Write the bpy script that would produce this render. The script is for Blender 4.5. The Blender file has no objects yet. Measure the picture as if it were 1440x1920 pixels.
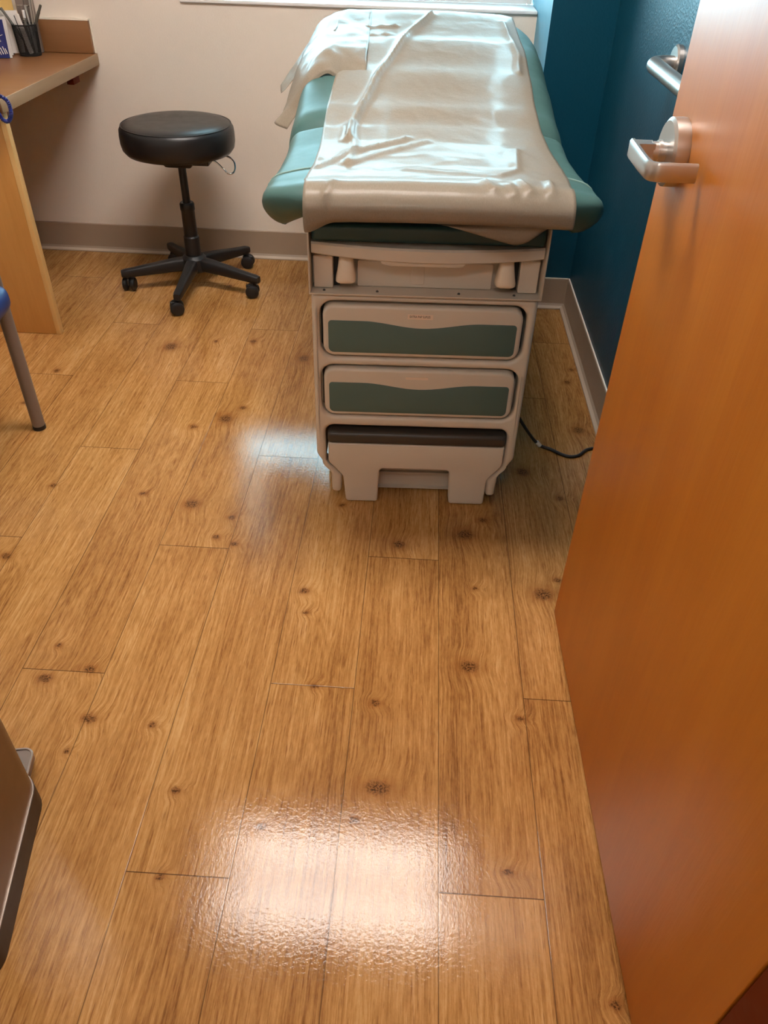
import bpy, bmesh, math, random
from mathutils import Vector, Matrix, noise
random.seed(7)
C = bpy.context.scene.collection
SC = bpy.context.scene
PI = math.pi

# ------------------------------------------------------------------ camera
cam_d = bpy.data.cameras.new('camera')
cam = bpy.data.objects.new('camera', cam_d); C.objects.link(cam)
_n = Vector((-55.0, 1754.0, 1432.0)); _d = Vector((102.0, -1150.0, 1432.0))
_up = -_n.normalized(); _fw = (_d - _d.dot(_up) * _up).normalized(); _rt = _fw.cross(_up)
Rm = Matrix((_rt, _fw, _up))                     # camera frame (x right, y down, z forward) -> world
M4 = Matrix.Identity(4)
for r in range(3):
    M4[r][0] = Rm[r][0]; M4[r][1] = -Rm[r][1]; M4[r][2] = -Rm[r][2]
M4[0][3], M4[1][3], M4[2][3] = 0.0, 0.0, 1.27
cam.matrix_world = M4
cam_d.sensor_fit = 'VERTICAL'; cam_d.sensor_height = 36.0; cam_d.sensor_width = 27.0
cam_d.lens = 1432.0 / 1920.0 * 36.0
cam_d.clip_start = 0.02
SC.camera = cam

# ------------------------------------------------------------------ light, world, exposure
LAMP = 42.0          # ceiling troffer radiance
LAMP_COL = (1.0, 0.94, 0.88)
SKY = 20.0
SKY_COL = (0.44, 0.84, 1.0)
HALL_FILL = 10.0  # radiance of the unseen fill lamp added in the hallway
w = bpy.data.worlds.new('sky'); SC.world = w; w.use_nodes = True
w.node_tree.nodes['Background'].inputs[0].default_value = (*SKY_COL, 1)
w.node_tree.nodes['Background'].inputs[1].default_value = SKY
pl = bpy.data.lights.new('window_daylight', 'AREA'); pl.shape = 'RECTANGLE'; pl.size = 1.27; pl.size_y = 1.15
pl.cycles.is_portal = True
po = bpy.data.objects.new('window_daylight', pl); C.objects.link(po)
po.location = (-0.27, 3.56, 1.53); po.rotation_euler = (-PI / 2, 0, 0)
SC.view_settings.view_transform = 'Standard'; SC.view_settings.look = 'None'
SC.view_settings.gamma = 1.0; SC.view_settings.use_curve_mapping = False
SC.view_settings.exposure = 0.0
SC.cycles.use_denoising = True
SC.cycles.max_bounces = 10; SC.cycles.diffuse_bounces = 5; SC.cycles.transparent_max_bounces = 12
SC.cycles.sample_clamp_indirect = 6.0
SC.cycles.caustics_reflective = False; SC.cycles.caustics_refractive = False

# ------------------------------------------------------------------ helpers
def link(o, parent=None):
    C.objects.link(o)
    if parent is not None: o.parent = parent
    return o
def finish(me, ms, smooth=35):
    for m in (ms if isinstance(ms, (list, tuple)) else [ms]): me.materials.append(m)
    if smooth:
        me.shade_smooth(); me.set_sharp_from_angle(angle=math.radians(smooth))
def obj(name, bm, ms, parent=None, smooth=35, recalc=True):
    if recalc: bmesh.ops.recalc_face_normals(bm, faces=bm.faces)
    me = bpy.data.meshes.new(name); bm.to_mesh(me); bm.free()
    finish(me, ms, smooth)
    return link(bpy.data.objects.new(name, me), parent)
def thing(name, label, cat, loc=(0, 0, 0), rz=0.0, group=None):
    o = bpy.data.objects.new(name, None); C.objects.link(o)
    o.location = loc; o.rotation_euler = (0, 0, rz); o.empty_display_size = 0.1
    return tag(o, label, cat, group)
def tag(o, label, cat, group=None):
    o['label'] = label; o['category'] = cat
    if group: o['group'] = group
    return o
def struct(o):
    o['kind'] = 'structure'; return o
def new(): return bmesh.new()
def box(bm, x0, x1, y0, y1, z0, z1, r=0.0, seg=3, mi=0):
    g = bmesh.ops.create_cube(bm, size=1.0)
    vs = g['verts']
    for v in vs:
        v.co = Vector((x0 + (v.co.x + .5) * (x1 - x0), y0 + (v.co.y + .5) * (y1 - y0), z0 + (v.co.z + .5) * (z1 - z0)))
    fs = {f for v in vs for f in v.link_faces}
    for f in fs: f.material_index = mi
    if r > 0:
        es = {e for v in vs for e in v.link_edges}
        bmesh.ops.bevel(bm, geom=list(es), offset=r, segments=seg, affect='EDGES', profile=0.5, clamp_overlap=True)
    return bm
def spline(pts, n=8):
    P = [Vector(p) for p in pts]; P = [2 * P[0] - P[1]] + P + [2 * P[-1] - P[-2]]
    out = []
    for i in range(1, len(P) - 2):
        for k in range(n):
            t = k / n; a, b, c, d = P[i - 1:i + 3]
            out.append(.5 * ((2 * b) + (-a + c) * t + (2 * a - 5 * b + 4 * c - d) * t * t + (-a + 3 * b - 3 * c + d) * t ** 3))
    out.append(P[-2]); return out
def tube(bm, pts, rad, seg=12, caps=True):
    P = [Vector(p) for p in pts]; n = len(P)
    rads = rad if isinstance(rad, (list, tuple)) else [rad] * n
    t0 = (P[1] - P[0]).normalized()
    u = t0.orthogonal().normalized(); rings = []
    for i in range(n):
        t = (P[min(i + 1, n - 1)] - P[max(i - 1, 0)]).normalized()
        u = (u - u.dot(t) * t).normalized(); v = t.cross(u)
        rings.append([bm.verts.new(P[i] + rads[i] * (math.cos(2 * PI * k / seg) * u + math.sin(2 * PI * k / seg) * v)) for k in range(seg)])
    for a, b in zip(rings, rings[1:]):
        for k in range(seg): bm.faces.new((a[k], a[(k + 1) % seg], b[(k + 1) % seg], b[k]))
    if caps:
        bm.faces.new(rings[0][::-1]); bm.faces.new(rings[-1])
    return bm
def lathe(bm, prof, loc=(0, 0, 0), seg=40, mat=None):
    L = Vector(loc); rings = []
    for r, z in prof:
        if r < 1e-6: rings.append([bm.verts.new(Vector((0, 0, z)))])
        else: rings.append([bm.verts.new(Vector((r * math.cos(2 * PI * k / seg), r * math.sin(2 * PI * k / seg), z))) for k in range(seg)])
    for a, b in zip(rings, rings[1:]):
        for k in range(seg):
            k2 = (k + 1) % seg
            if len(a) == 1 and len(b) == 1: continue
            if len(a) == 1: bm.faces.new((a[0], b[k2], b[k]))
            elif len(b) == 1: bm.faces.new((a[k], a[k2], b[0]))
            else: bm.faces.new((a[k], a[k2], b[k2], b[k]))
    for rg in rings:
        for v in rg: v.co = (mat @ v.co if mat else v.co) + L
    return bm
def rpoly(pts, n=6):
    """polygon [(x, z, radius)] -> points with rounded corners"""
    out = []; m = len(pts)
    for i in range(m):
        p = Vector(pts[i][:2]); r = pts[i][2] if len(pts[i]) > 2 else 0
        a = Vector(pts[i - 1][:2]); b = Vector(pts[(i + 1) % m][:2])
        if r <= 0: out.append(tuple(p)); continue
        d1 = (a - p).normalized(); d2 = (b - p).normalized()
        ang = d1.angle(d2); t = min(r / math.tan(ang / 2), .49 * min((a - p).length, (b - p).length)); rr = t * math.tan(ang / 2)
        c = p + (d1 + d2).normalized() * (rr / math.sin(ang / 2))
        v1 = p + d1 * t - c; v2 = p + d2 * t - c
        a1 = math.atan2(v1.y, v1.x); da = math.atan2(v2.y, v2.x) - a1
        while da > PI: da -= 2 * PI
        while da < -PI: da += 2 * PI
        for k in range(n + 1):
            an = a1 + da * k / n; out.append((c.x + rr * math.cos(an), c.y + rr * math.sin(an)))
    return out
def rrect(x0, x1, z0, z1, r): return [(x0, z0, r), (x1, z0, r), (x1, z1, r), (x0, z1, r)]
def plate(name, outlines, y0, y1, bevel, m, parent, bres=3, smooth=35):
    """flat XZ outline (first is the contour, others are holes) extruded from y0 (front) to y1"""
    cu = bpy.data.curves.new(name + '_curve', 'CURVE'); cu.dimensions = '2D'; cu.fill_mode = 'BOTH'
    for pts in outlines:
        s = cu.splines.new('POLY'); s.points.add(len(pts) - 1); s.use_cyclic_u = True
        for q, p in zip(s.points, pts): q.co = (p[0], p[1], 0, 1)
    h = abs(y1 - y0) / 2; cu.extrude = max(h - bevel, 0.0); cu.bevel_depth = bevel; cu.bevel_resolution = bres; cu.offset = -bevel
    t = bpy.data.objects.new('t', cu); C.objects.link(t)
    dg = bpy.context.evaluated_depsgraph_get(); me0 = bpy.data.meshes.new_from_object(t.evaluated_get(dg))
    bpy.data.objects.remove(t); bpy.data.curves.remove(cu)
    bm = bmesh.new(); bm.from_mesh(me0); bpy.data.meshes.remove(me0)
    bmesh.ops.remove_doubles(bm, verts=bm.verts, dist=1e-6)
    for v in bm.verts: v.co = Vector((v.co.x, (y0 + y1) / 2 - v.co.z, v.co.y))
    return obj(name, bm, m, parent, smooth)
def text_bm(body, size, bold=0.0):
    cu = bpy.data.curves.new('t', 'FONT'); cu.body = body; cu.size = size; cu.align_x = 'CENTER'; cu.align_y = 'CENTER'; cu.offset = bold
    t = bpy.data.objects.new('t', cu); C.objects.link(t)
    dg = bpy.context.evaluated_depsgraph_get(); me0 = bpy.data.meshes.new_from_object(t.evaluated_get(dg))
    bpy.data.objects.remove(t); bpy.data.curves.remove(cu)
    bm = bmesh.new(); bm.from_mesh(me0); bpy.data.meshes.remove(me0); return bm
def smst(a, b, x):
    t = min(max((x - a) / (b - a), 0), 1); return t * t * (3 - 2 * t)
def interp(tab, x):
    if x <= tab[0][0]: return tab[0][1]
    for (a, va), (b, vb) in zip(tab, tab[1:]):
        if x <= b:
            t = (x - a) / (b - a); t = t * t * (3 - 2 * t) * .5 + t * .5
            return va + (vb - va) * t
    return tab[-1][1]

# ------------------------------------------------------------------ materials
class NT:
    def __init__(s, name):
        s.m = bpy.data.materials.new(name); s.m.use_nodes = True; s.t = s.m.node_tree
        s.b = s.t.nodes['Principled BSDF']; s.out = s.t.nodes['Material Output']
    def n(s, typ, **kw):
        x = s.t.nodes.new(typ)
        for k, v in kw.items(): setattr(x, k, v)
        return x
    def l(s, a, b): s.t.links.new(a, b)
    def val(s, sock, v):
        if hasattr(v, 'node'): s.l(v, sock)
        else: sock.default_value = v
    def math(s, op, a, b=0.0, c=0.0, clamp=False):
        x = s.n('ShaderNodeMath', operation=op, use_clamp=clamp)
        s.val(x.inputs[0], a); s.val(x.inputs[1], b); s.val(x.inputs[2], c); return x.outputs[0]
    def mix(s, f, a, b, blend='MIX'):
        x = s.n('ShaderNodeMix', data_type='RGBA', blend_type=blend)
        s.val(x.inputs[0], f)
        for i, v in ((6, a), (7, b)):
            if hasattr(v, 'node'): s.l(v, x.inputs[i])
            else: x.inputs[i].default_value = (*v, 1)
        return x.outputs[2]
    def noise(s, vec, scale, detail=3, rough=.5, dist=0.0):
        x = s.n('ShaderNodeTexNoise'); s.l(vec, x.inputs['Vector'])
        x.inputs['Scale'].default_value = scale; x.inputs['Detail'].default_value = detail
        x.inputs['Roughness'].default_value = rough; x.inputs['Distortion'].default_value = dist; return x
    def ramp(s, f, stops):
        x = s.n('ShaderNodeValToRGB'); s.l(f, x.inputs[0]); e = x.color_ramp.elements
        while len(e) < len(stops): e.new(.5)
        for q, (p, c) in zip(e, stops): q.position = p; q.color = (*c, 1) if len(c) == 3 else c
        return x.outputs[0]
    def maprange(s, v, a, b, c=0.0, d=1.0, smooth=True):
        x = s.n('ShaderNodeMapRange', interpolation_type='SMOOTHSTEP' if smooth else 'LINEAR')
        s.val(x.inputs[0], v); x.inputs[1].default_value = a; x.inputs[2].default_value = b; x.inputs[3].default_value = c; x.inputs[4].default_value = d
        return x.outputs[0]
    def bump(s, h, dist, strength=1.0):
        x = s.n('ShaderNodeBump'); s.l(h, x.inputs['Height']); x.inputs['Distance'].default_value = dist; x.inputs['Strength'].default_value = strength
        s.l(x.outputs[0], s.b.inputs['Normal']); return x
    def coords(s): return s.n('ShaderNodeTexCoord').outputs['Object']
    def set(s, **kw):
        for k, v in kw.items():
            i = s.b.inputs[k.replace('_', ' ')]
            s.val(i, (*v, 1) if isinstance(v, tuple) and len(v) == 3 else v)
        return s
def mat(name, col, rough=.5, metal=0.0, var=.06, nscale=30, bump=0.0, bscale=200, spec=.5, coat=0.0):
    t = NT(name); co = t.coords()
    nz = t.noise(co, nscale, 3)
    dark = tuple(c * (1 - var) for c in col); lite = tuple(min(1, c * (1 + var)) for c in col)
    t.set(Base_Color=t.mix(nz.outputs[0], dark, lite), Roughness=t.maprange(nz.outputs[0], .2, .8, rough * .92, min(1, rough * 1.08)), Metallic=metal)
    t.b.inputs['Specular IOR Level'].default_value = spec
    if coat: t.b.inputs['Coat Weight'].default_value = coat; t.b.inputs['Coat Roughness'].default_value = .15
    if bump: t.bump(t.noise(co, bscale, 3).outputs[0], bump)
    return t.m
def srgb(r, g, b):
    f = lambda c: ((c / 255 + .055) / 1.055) ** 2.4 if c > 10 else c / 255 / 12.92
    return (f(r), f(g), f(b))
def veneer(name, base, dark, rough=.35, axis='z', scale=1.0):
    t = NT(name); co = t.coords()
    mp = t.n('ShaderNodeMapping'); t.l(co, mp.inputs[0])
    s = {'z': (14, 14, 1.2), 'y': (14, 1.2, 14), 'x': (1.2, 14, 14)}[axis]
    mp.inputs['Scale'].default_value = tuple(v * scale for v in s)
    n1 = t.noise(mp.outputs[0], 1.0, 5, .6, .6)
    mp2 = t.n('ShaderNodeMapping'); t.l(co, mp2.inputs[0])
    mp2.inputs['Scale'].default_value = tuple(v * 9 * scale for v in s)
    n2 = t.noise(mp2.outputs[0], 1.0, 3, .6)
    n3 = t.noise(co, 2.2, 2)
    f = t.math('ADD', t.math('MULTIPLY', n1.outputs[0], .6), t.math('ADD', t.math('MULTIPLY', n2.outputs[0], .2), t.math('MULTIPLY', n3.outputs[0], .3)))
    t.set(Base_Color=t.ramp(f, [(.36, dark), (.66, base)]), Roughness=rough)
    t.bump(n2.outputs[0], .0003)
    return t.m

M = {}
M['wall'] = mat('greige_paint', srgb(232, 221, 208), .55, var=.015, bump=.0006, bscale=180)
M['teal'] = mat('teal_paint', (0.0025, 0.058, 0.10), .42, var=.05, bump=.0012, bscale=150, nscale=8, spec=.32)
M['daylit'] = mat('daylit_side_face', srgb(96, 164, 190), .45, var=.02, bump=.0006, bscale=180, spec=.3)  # window daylight on the corner's side face, put into the colour
M['ceiling'] = mat('ceiling_tile', (.84, .83, .80), .9, bump=.002, bscale=90)
M['base'] = mat('taupe_rubber_base', srgb(164, 144, 124), .5, var=.03)
M['toe'] = mat('lit_base_toe', srgb(200, 182, 162), .5, var=.03)  # base rubber with the light caught on its toe painted in
M['cream'] = mat('caulk_and_lit_edge', srgb(244, 236, 222), .6)  # also paints the light along top edges
M['whitepaint'] = mat('white_gloss_paint', (.82, .82, .8), .35, var=.01)
M['hallfloor'] = mat('hall_floor_vinyl', srgb(120, 105, 90), .5)
M['door'] = veneer('honey_maple_veneer', srgb(196, 120, 34), srgb(182, 104, 24), .42, 'z')
M['frame'] = mat('dark_red_stained_wood', srgb(100, 34, 4), .6, var=.1, spec=.12)
M['laminate'] = veneer('brown_laminate', srgb(142, 99, 62), srgb(128, 86, 50), .38, 'x', .6)
M['apron'] = veneer('grey_brown_edge_band', srgb(164, 136, 104), srgb(152, 124, 92), .45, 'y')
M['panel'] = veneer('maple_panel', srgb(200, 148, 82), srgb(184, 130, 64), .4, 'z')
M['paneledge'] = veneer('maple_edge_band', srgb(222, 184, 122), srgb(208, 168, 106), .45, 'z')
M['plastic'] = mat('beige_moulded_plastic', srgb(206, 197, 183), .32, var=.015, spec=.5)
M['sheet'] = mat('beige_painted_steel', srgb(194, 184, 170), .4, var=.02)
M['oldplastic'] = mat('warm_white_plastic', srgb(224, 208, 186), .25, var=.02)
M['green'] = mat('grey_green_insert', srgb(80, 104, 98), .5, var=.02, bump=.0002, bscale=900)
M['tread'] = mat('dark_brown_rubber', srgb(58, 53, 48), .4, var=.05)
M['dark'] = mat('black_and_recess_shade', (.008, .008, .008), .6)  # black parts, also paints the shade in the table's gaps
M['vinyl'] = mat('teal_green_vinyl', srgb(72, 103, 99), .44, var=.02, bump=.00025, bscale=700, spec=.14)
M['piping'] = mat('pale_teal_piping', srgb(128, 158, 150), .5)
M['vinyldark'] = mat('dark_teal_vinyl', srgb(46, 76, 78), .42, var=.03)
M['blackvinyl'] = mat('black_vinyl', (.009, .009, .010), .36, var=.1, bump=.0002, bscale=600)
M['blackplastic'] = mat('black_nylon', (.010, .010, .011), .45, var=.1, bump=.0002, bscale=900)
M['chrome'] = mat('chrome', (.72, .70, .68), .12, 1.0, var=.02)
M['nickel'] = mat('satin_nickel', (.60, .57, .54), .36, 1.0, var=.02)
M['steelgrey'] = mat('grey_powder_coat', srgb(128, 116, 108), .42, .2, var=.03)
M['blue'] = mat('navy_blue_shell', srgb(20, 52, 112), .4, var=.05)
M['canbody'] = mat('bronze_steel', srgb(112, 88, 64), .36, .55, var=.03)
M['canbase'] = mat('dark_brown_plastic', srgb(52, 36, 26), .5)
M['canrim'] = mat('bright_steel_rim', srgb(190, 180, 172), .3, .8)
M['bluecord'] = mat('navy_coil_cord', srgb(28, 40, 120), .35)
M['penmetal'] = mat('brushed_steel', (.55, .53, .50), .3, .9)
M['pengrey'] = mat('dark_grey_plastic', srgb(84, 80, 72), .4)
M['white'] = mat('white_plastic', (.8, .78, .76), .4)
M['card'] = mat('white_card', (.80, .76, .72), .8)
M['navy'] = mat('navy_print', srgb(24, 36, 104), .45)
M['yellow'] = mat('yellow_paper', srgb(232, 196, 120), .8)
M['ink'] = mat('black_ink', (.02, .02, .02), .6)
M['labelpaper'] = mat('label_tape', srgb(226, 206, 186), .5)
M['shade'] = mat('shade_fabric', (.8, .8, .78), .8)

def paper_mat():
    t = NT('exam_tissue_paper'); co = t.coords()
    n1 = t.noise(co, 420, 2); n2 = t.noise(co, 60, 4)
    mp = t.n('ShaderNodeMapping'); t.l(co, mp.inputs[0]); mp.inputs['Scale'].default_value = (900, 120, 300)
    n3 = t.noise(mp.outputs[0], 1.0, 3)
    t.set(Base_Color=t.mix(n3.outputs[0], srgb(136, 124, 107), srgb(180, 167, 149)), Roughness=.42)
    t.b.inputs['Specular IOR Level'].default_value = .18
    t.b.inputs['Coat Weight'].default_value = .17; t.b.inputs['Coat Roughness'].default_value = .13
    h = t.math('ADD', t.math('MULTIPLY', n3.outputs[0], .25), n2.outputs[0])
    t.bump(h, .0008)
    tr = t.n('ShaderNodeBsdfTranslucent'); tr.inputs[0].default_value = (.45, .41, .36, 1)
    tp = t.n('ShaderNodeBsdfTransparent')
    m1 = t.n('ShaderNodeMixShader'); m1.inputs[0].default_value = .22; t.l(t.b.outputs[0], m1.inputs[1]); t.l(tr.outputs[0], m1.inputs[2])
    m2 = t.n('ShaderNodeMixShader'); m2.inputs[0].default_value = .14; t.l(m1.outputs[0], m2.inputs[1]); t.l(tp.outputs[0], m2.inputs[2])
    t.l(m2.outputs[0], t.out.inputs[0]); return t.m
M['paper'] = paper_mat()
def glass_mat():
    t = NT('window_glass'); tp = t.n('ShaderNodeBsdfTransparent'); gl = t.n('ShaderNodeBsdfGlossy'); gl.inputs['Roughness'].default_value = .02
    fr = t.n('ShaderNodeFresnel'); fr.inputs[0].default_value = 1.45
    mx = t.n('ShaderNodeMixShader'); t.l(fr.outputs[0], mx.inputs[0]); t.l(tp.outputs[0], mx.inputs[1]); t.l(gl.outputs[0], mx.inputs[2])
    t.l(mx.outputs[0], t.out.inputs[0]); return t.m
M['glass'] = glass_mat()
def shade_mat():
    t = NT('roller_shade_cloth'); co = t.coords(); nz = t.noise(co, 500, 2)
    t.set(Base_Color=t.mix(nz.outputs[0], (.72, .72, .7), (.8, .8, .78)), Roughness=.9)
    tr = t.n('ShaderNodeBsdfTranslucent'); tr.inputs[0].default_value = (.75, .75, .72, 1)
    mx = t.n('ShaderNodeMixShader'); mx.inputs[0].default_value = .05; t.l(t.b.outputs[0], mx.inputs[1]); t.l(tr.outputs[0], mx.inputs[2])
    t.l(mx.outputs[0], t.out.inputs[0]); return t.m
M['shade'] = shade_mat()
def lamp_mat(name, strength, cy=None, gap=.15):
    t = NT(name); e = t.n('ShaderNodeEmission')
    if cy is not None:                                   # lens glows most along the two tubes behind it
        co = t.coords(); sp = t.n('ShaderNodeSeparateXYZ'); t.l(co, sp.inputs[0])
        d = t.math('ABSOLUTE', t.math('SUBTRACT', t.math('ABSOLUTE', t.math('SUBTRACT', sp.outputs[1], cy)), gap))
        g = t.maprange(d, 0.0, .13, 1.0, .45)
        t.l(t.math('MULTIPLY', g, strength), e.inputs[1])
        t.l(t.mix(g, (1.0, .80, .70), LAMP_COL), e.inputs[0])
    else:
        e.inputs[0].default_value = (*LAMP_COL, 1); e.inputs[1].default_value = strength
    t.l(e.outputs[0], t.out.inputs[0]); return t.m

def floor_mat():
    t = NT('oak_vinyl_planks'); co = t.coords()
    sp = t.n('ShaderNodeSeparateXYZ'); t.l(co, sp.inputs[0]); x, y = sp.outputs[0], sp.outputs[1]
    W, L = .1725, 1.2
    u = t.math('DIVIDE', t.math('ADD', x, .257), W)
    k = t.math('FLOOR', u); fx = t.math('FRACT', u)
    v = t.math('DIVIDE', t.math('SUBTRACT', y, t.math('ADD', t.math('MULTIPLY', k, .4), .98)), L)
    j = t.math('FLOOR', v); fy = t.math('FRACT', v)
    cb = t.n('ShaderNodeCombineXYZ'); t.l(k, cb.inputs[0]); t.l(j, cb.inputs[1])
    wn = t.n('ShaderNodeTexWhiteNoise', noise_dimensions='3D'); t.l(cb.outputs[0], wn.inputs[0])
    rnd = wn.outputs['Value']
    # seams
    ex = t.math('MULTIPLY', t.math('MINIMUM', fx, t.math('SUBTRACT', 1.0, fx)), W)
    ey = t.math('MULTIPLY', t.math('MINIMUM', fy, t.math('SUBTRACT', 1.0, fy)), L)
    seam = t.math('MAXIMUM', t.math('MULTIPLY', t.maprange(ex, .0004, .0014, 1, 0), .8), t.maprange(ey, .0005, .0014, 1, 0))
    # knots of the print, placed as in the room
    wob = t.noise(co, 70, 4, .75)
    wv = t.n('ShaderNodeVectorMath', operation='MULTIPLY_ADD'); t.l(wob.outputs['Color'], wv.inputs[0])
    wv.inputs[1].default_value = (.018, .018, 0); t.l(co, wv.inputs[2])
    P = wv.outputs[0]
    KN = [(-0.225, 1.25, 0.0111, 0.0093), (0.153, 1.054, 0.0203, 0.0154), (-0.023, 0.76, 0.0233, 0.0152), (0.332, 1.282, 0.0226, 0.0189), (0.155, 1.481, 0.0218, 0.0198), (-0.636, 0.988, 0.0131, 0.0098), (-0.563, 1.545, 0.0195, 0.0185), (-0.469, 1.42, 0.0093, 0.0084), (-0.419, 1.398, 0.0092, 0.0082), (0.206, 0.62, 0.0107, 0.0065), (-0.06, 0.695, 0.0094, 0.0059), (-0.221, 0.672, 0.0102, 0.0064), (-0.718, 0.958, 0.0151, 0.0111), (-0.594, 0.869, 0.0144, 0.0101), (-0.611, 0.795, 0.0059, 0.004), (-0.386, 0.729, 0.0086, 0.0056), (-0.166, 0.979, 0.0076, 0.0056), (0.25, 0.93, 0.0085, 0.0061), (-0.04, 0.947, 0.0096, 0.007), (-0.371, 0.574, 0.0052, 0.0031), (-0.565, 1.965, 0.021, 0.0231), (-0.525, 2.032, 0.0099, 0.0112), (-0.651, 1.912, 0.0111, 0.0121), (-0.953, 1.593, 0.0085, 0.0083), (-0.705, 1.577, 0.0084, 0.0082), (-0.955, 1.309, 0.0126, 0.011), (-0.17, 1.575, 0.0085, 0.0081), (-0.011, 1.43, 0.016, 0.0143), (0.203, 1.544, 0.0112, 0.0105), (0.173, 1.29, 0.0075, 0.0064), (0.372, 1.333, 0.0103, 0.0088), (0.417, 1.653, 0.0102, 0.0099), (0.546, 2.383, 0.0074, 0.0092), (0.519, 2.295, 0.009, 0.0109), (0.516, 2.0, 0.0181, 0.0198), (-0.857, 2.412, 0.0222, 0.0282), (-1.183, 2.206, 0.0104, 0.0126), (-1.206, 1.998, 0.0081, 0.0092), (-0.709, 2.469, 0.0075, 0.0098), (-0.21, 1.183, 0.0072, 0.0058), (-0.469, 0.863, 0.0082, 0.0057), (-0.447, 1.5, 0.0096, 0.0089), (-0.577, 2.482, 0.0113, 0.0147), (-0.38, 2.373, 0.0184, 0.0229), (0.35, 0.433, 0.0087, 0.0046), (-0.764, 2.952, 0.0107, 0.0158), (0.326, 1.768, 0.0182, 0.0185), (-0.724, 1.046, 0.0067, 0.0052)]
    core = None; halo = None
    for (kx, ky, rx, ry) in KN:
        s = t.n('ShaderNodeVectorMath', operation='SUBTRACT'); t.l(P, s.inputs[0]); s.inputs[1].default_value = (kx + .009, ky + .009, 0)
        m = t.n('ShaderNodeVectorMath', operation='MULTIPLY'); t.l(s.outputs[0], m.inputs[0]); m.inputs[1].default_value = (.92 / rx, .92 / max(ry, .006), 0)
        ln = t.n('ShaderNodeVectorMath', operation='LENGTH'); t.l(m.outputs[0], ln.inputs[0])
        core = ln.outputs['Value'] if core is None else t.math('MINIMUM', core, ln.outputs['Value'])
    halo = t.maprange(core, .6, 4.5, 1, 0); corem = t.maprange(core, .35, 1.25, 1, 0)
    # grain, bent around the knots
    bend = t.math('MULTIPLY', halo, .011)
    gx = t.math('ADD', t.math('ADD', x, t.math('MULTIPLY', rnd, 3.7)), bend)
    gv = t.n('ShaderNodeCombineXYZ'); t.l(gx, gv.inputs[0]); t.l(y, gv.inputs[1]); t.l(t.math('MULTIPLY', rnd, 9.0), gv.inputs[2])
    def mp(sx, sy):
        q = t.n('ShaderNodeMapping'); t.l(gv.outputs[0], q.inputs[0]); q.inputs['Scale'].default_value = (sx, sy, 1); return q.outputs[0]
    fine = t.noise(mp(300, 7), 1.0, 4, .66, .25)
    pore = t.noise(mp(420, 20), 1.0, 2, .5)
    broad = t.noise(mp(11, .9), 1.0, 3, .5, .25)
    rings = t.math('SINE', t.math('MULTIPLY', broad.outputs[0], 130.0))
    cloud = t.noise(co, 3.0, 2)
    fleck = t.noise(mp(240, 48), 1.0, 3, .7)
    f = t.math('ADD', t.math('ADD', t.math('MULTIPLY', fine.outputs[0], .42), t.math('MULTIPLY', fleck.outputs[0], .24)), t.math('MULTIPLY', rings, .028))
    f = t.math('ADD', f, t.math('MULTIPLY', t.math('SUBTRACT', broad.outputs[0], .5), .35))
    f = t.math('ADD', f, t.math('MULTIPLY', t.math('SUBTRACT', rnd, .5), .05))
    f = t.math('ADD', f, t.math('MULTIPLY', t.math('SUBTRACT', cloud.outputs[0], .5), .15))
    col = t.ramp(f, [(.14, srgb(118, 76, 38)), (.27, srgb(162, 114, 62)), (.37, srgb(184, 136, 80)), (.52, srgb(206, 162, 108))])
    pm = t.maprange(pore.outputs[0], .60, .70, 0, .55)
    col = t.mix(pm, col, srgb(116, 70, 34))
    kr = t.noise(co, 260, 3)
    kcol = t.mix(t.maprange(kr.outputs[0], .38, .62), srgb(44, 24, 16), srgb(140, 92, 50))
    col = t.mix(t.math('MULTIPLY', t.maprange(core, .8, 2.4, .45, 0), 1.0), col, srgb(140, 88, 40))
    col = t.mix(t.math('MULTIPLY', corem, .85), col, kcol)
    col = t.mix(t.math('MULTIPLY', seam, .8), col, srgb(58, 36, 20))
    wear = t.noise(co, 7.0, 4, .6)
    t.set(Base_Color=col, Roughness=t.maprange(wear.outputs[0], .3, .7, .06, .10))
    t.b.inputs['Specular IOR Level'].default_value = .27
    emb = t.noise(mp(420, 130), 1.0, 3, .6)
    peel = t.noise(co, 140, 3, .6)
    h = t.math('ADD', t.math('MULTIPLY', emb.outputs[0], .5), t.math('ADD', t.math('MULTIPLY', peel.outputs[0], .9), t.math('MULTIPLY', seam, -.5)))
    t.bump(h, .00020)
    return t.m

# ------------------------------------------------------------------ room shell
XL, XR, YB, YF, ZC = -1.9, 0.586, 3.278, 0.30, 2.62
WT = .25
YC, XC = 2.895, 0.377            # chase in the far corner
H0 = -1.9                        # corridor end
bm = new(); box(bm, XL - .1, XR + .6, H0, YB + .1, -.05, 0)
struct(obj('floor', bm, floor_mat(), smooth=0))
bm = new(); box(bm, XL - .1, XR + .6, H0, YB + WT + .01, ZC, ZC + .06)
struct(obj('ceiling', bm, M['ceiling'], smooth=0))
WX0, WX1, WZ0, WZ1 = -.915, .372, .932, 2.12
bm = new()
box(bm, XL - .1, WX0, YB, YB + WT, 0, ZC); box(bm, WX0, XC + .3, YB, YB + WT, 0, WZ0); box(bm, WX0, XC + .3, YB, YB + WT, WZ1, ZC)
struct(obj('wall_back', bm, M['wall'], smooth=0))
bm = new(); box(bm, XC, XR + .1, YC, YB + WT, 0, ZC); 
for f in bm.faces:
    if f.calc_center_median().x < XC + .001: f.material_index = 1  # side face carries the window daylight in its colour
struct(obj('wall_corner', bm, [M['teal'], M['daylit']], smooth=0))
bm = new(); box(bm, XR, XR + .1, YF, YC, 0, ZC); struct(obj('wall_right', bm, M['teal'], smooth=0))
bm = new(); box(bm, XL - .1, XL, YF, YB, 0, ZC); struct(obj('wall_left', bm, M['wall'], smooth=0))
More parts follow.
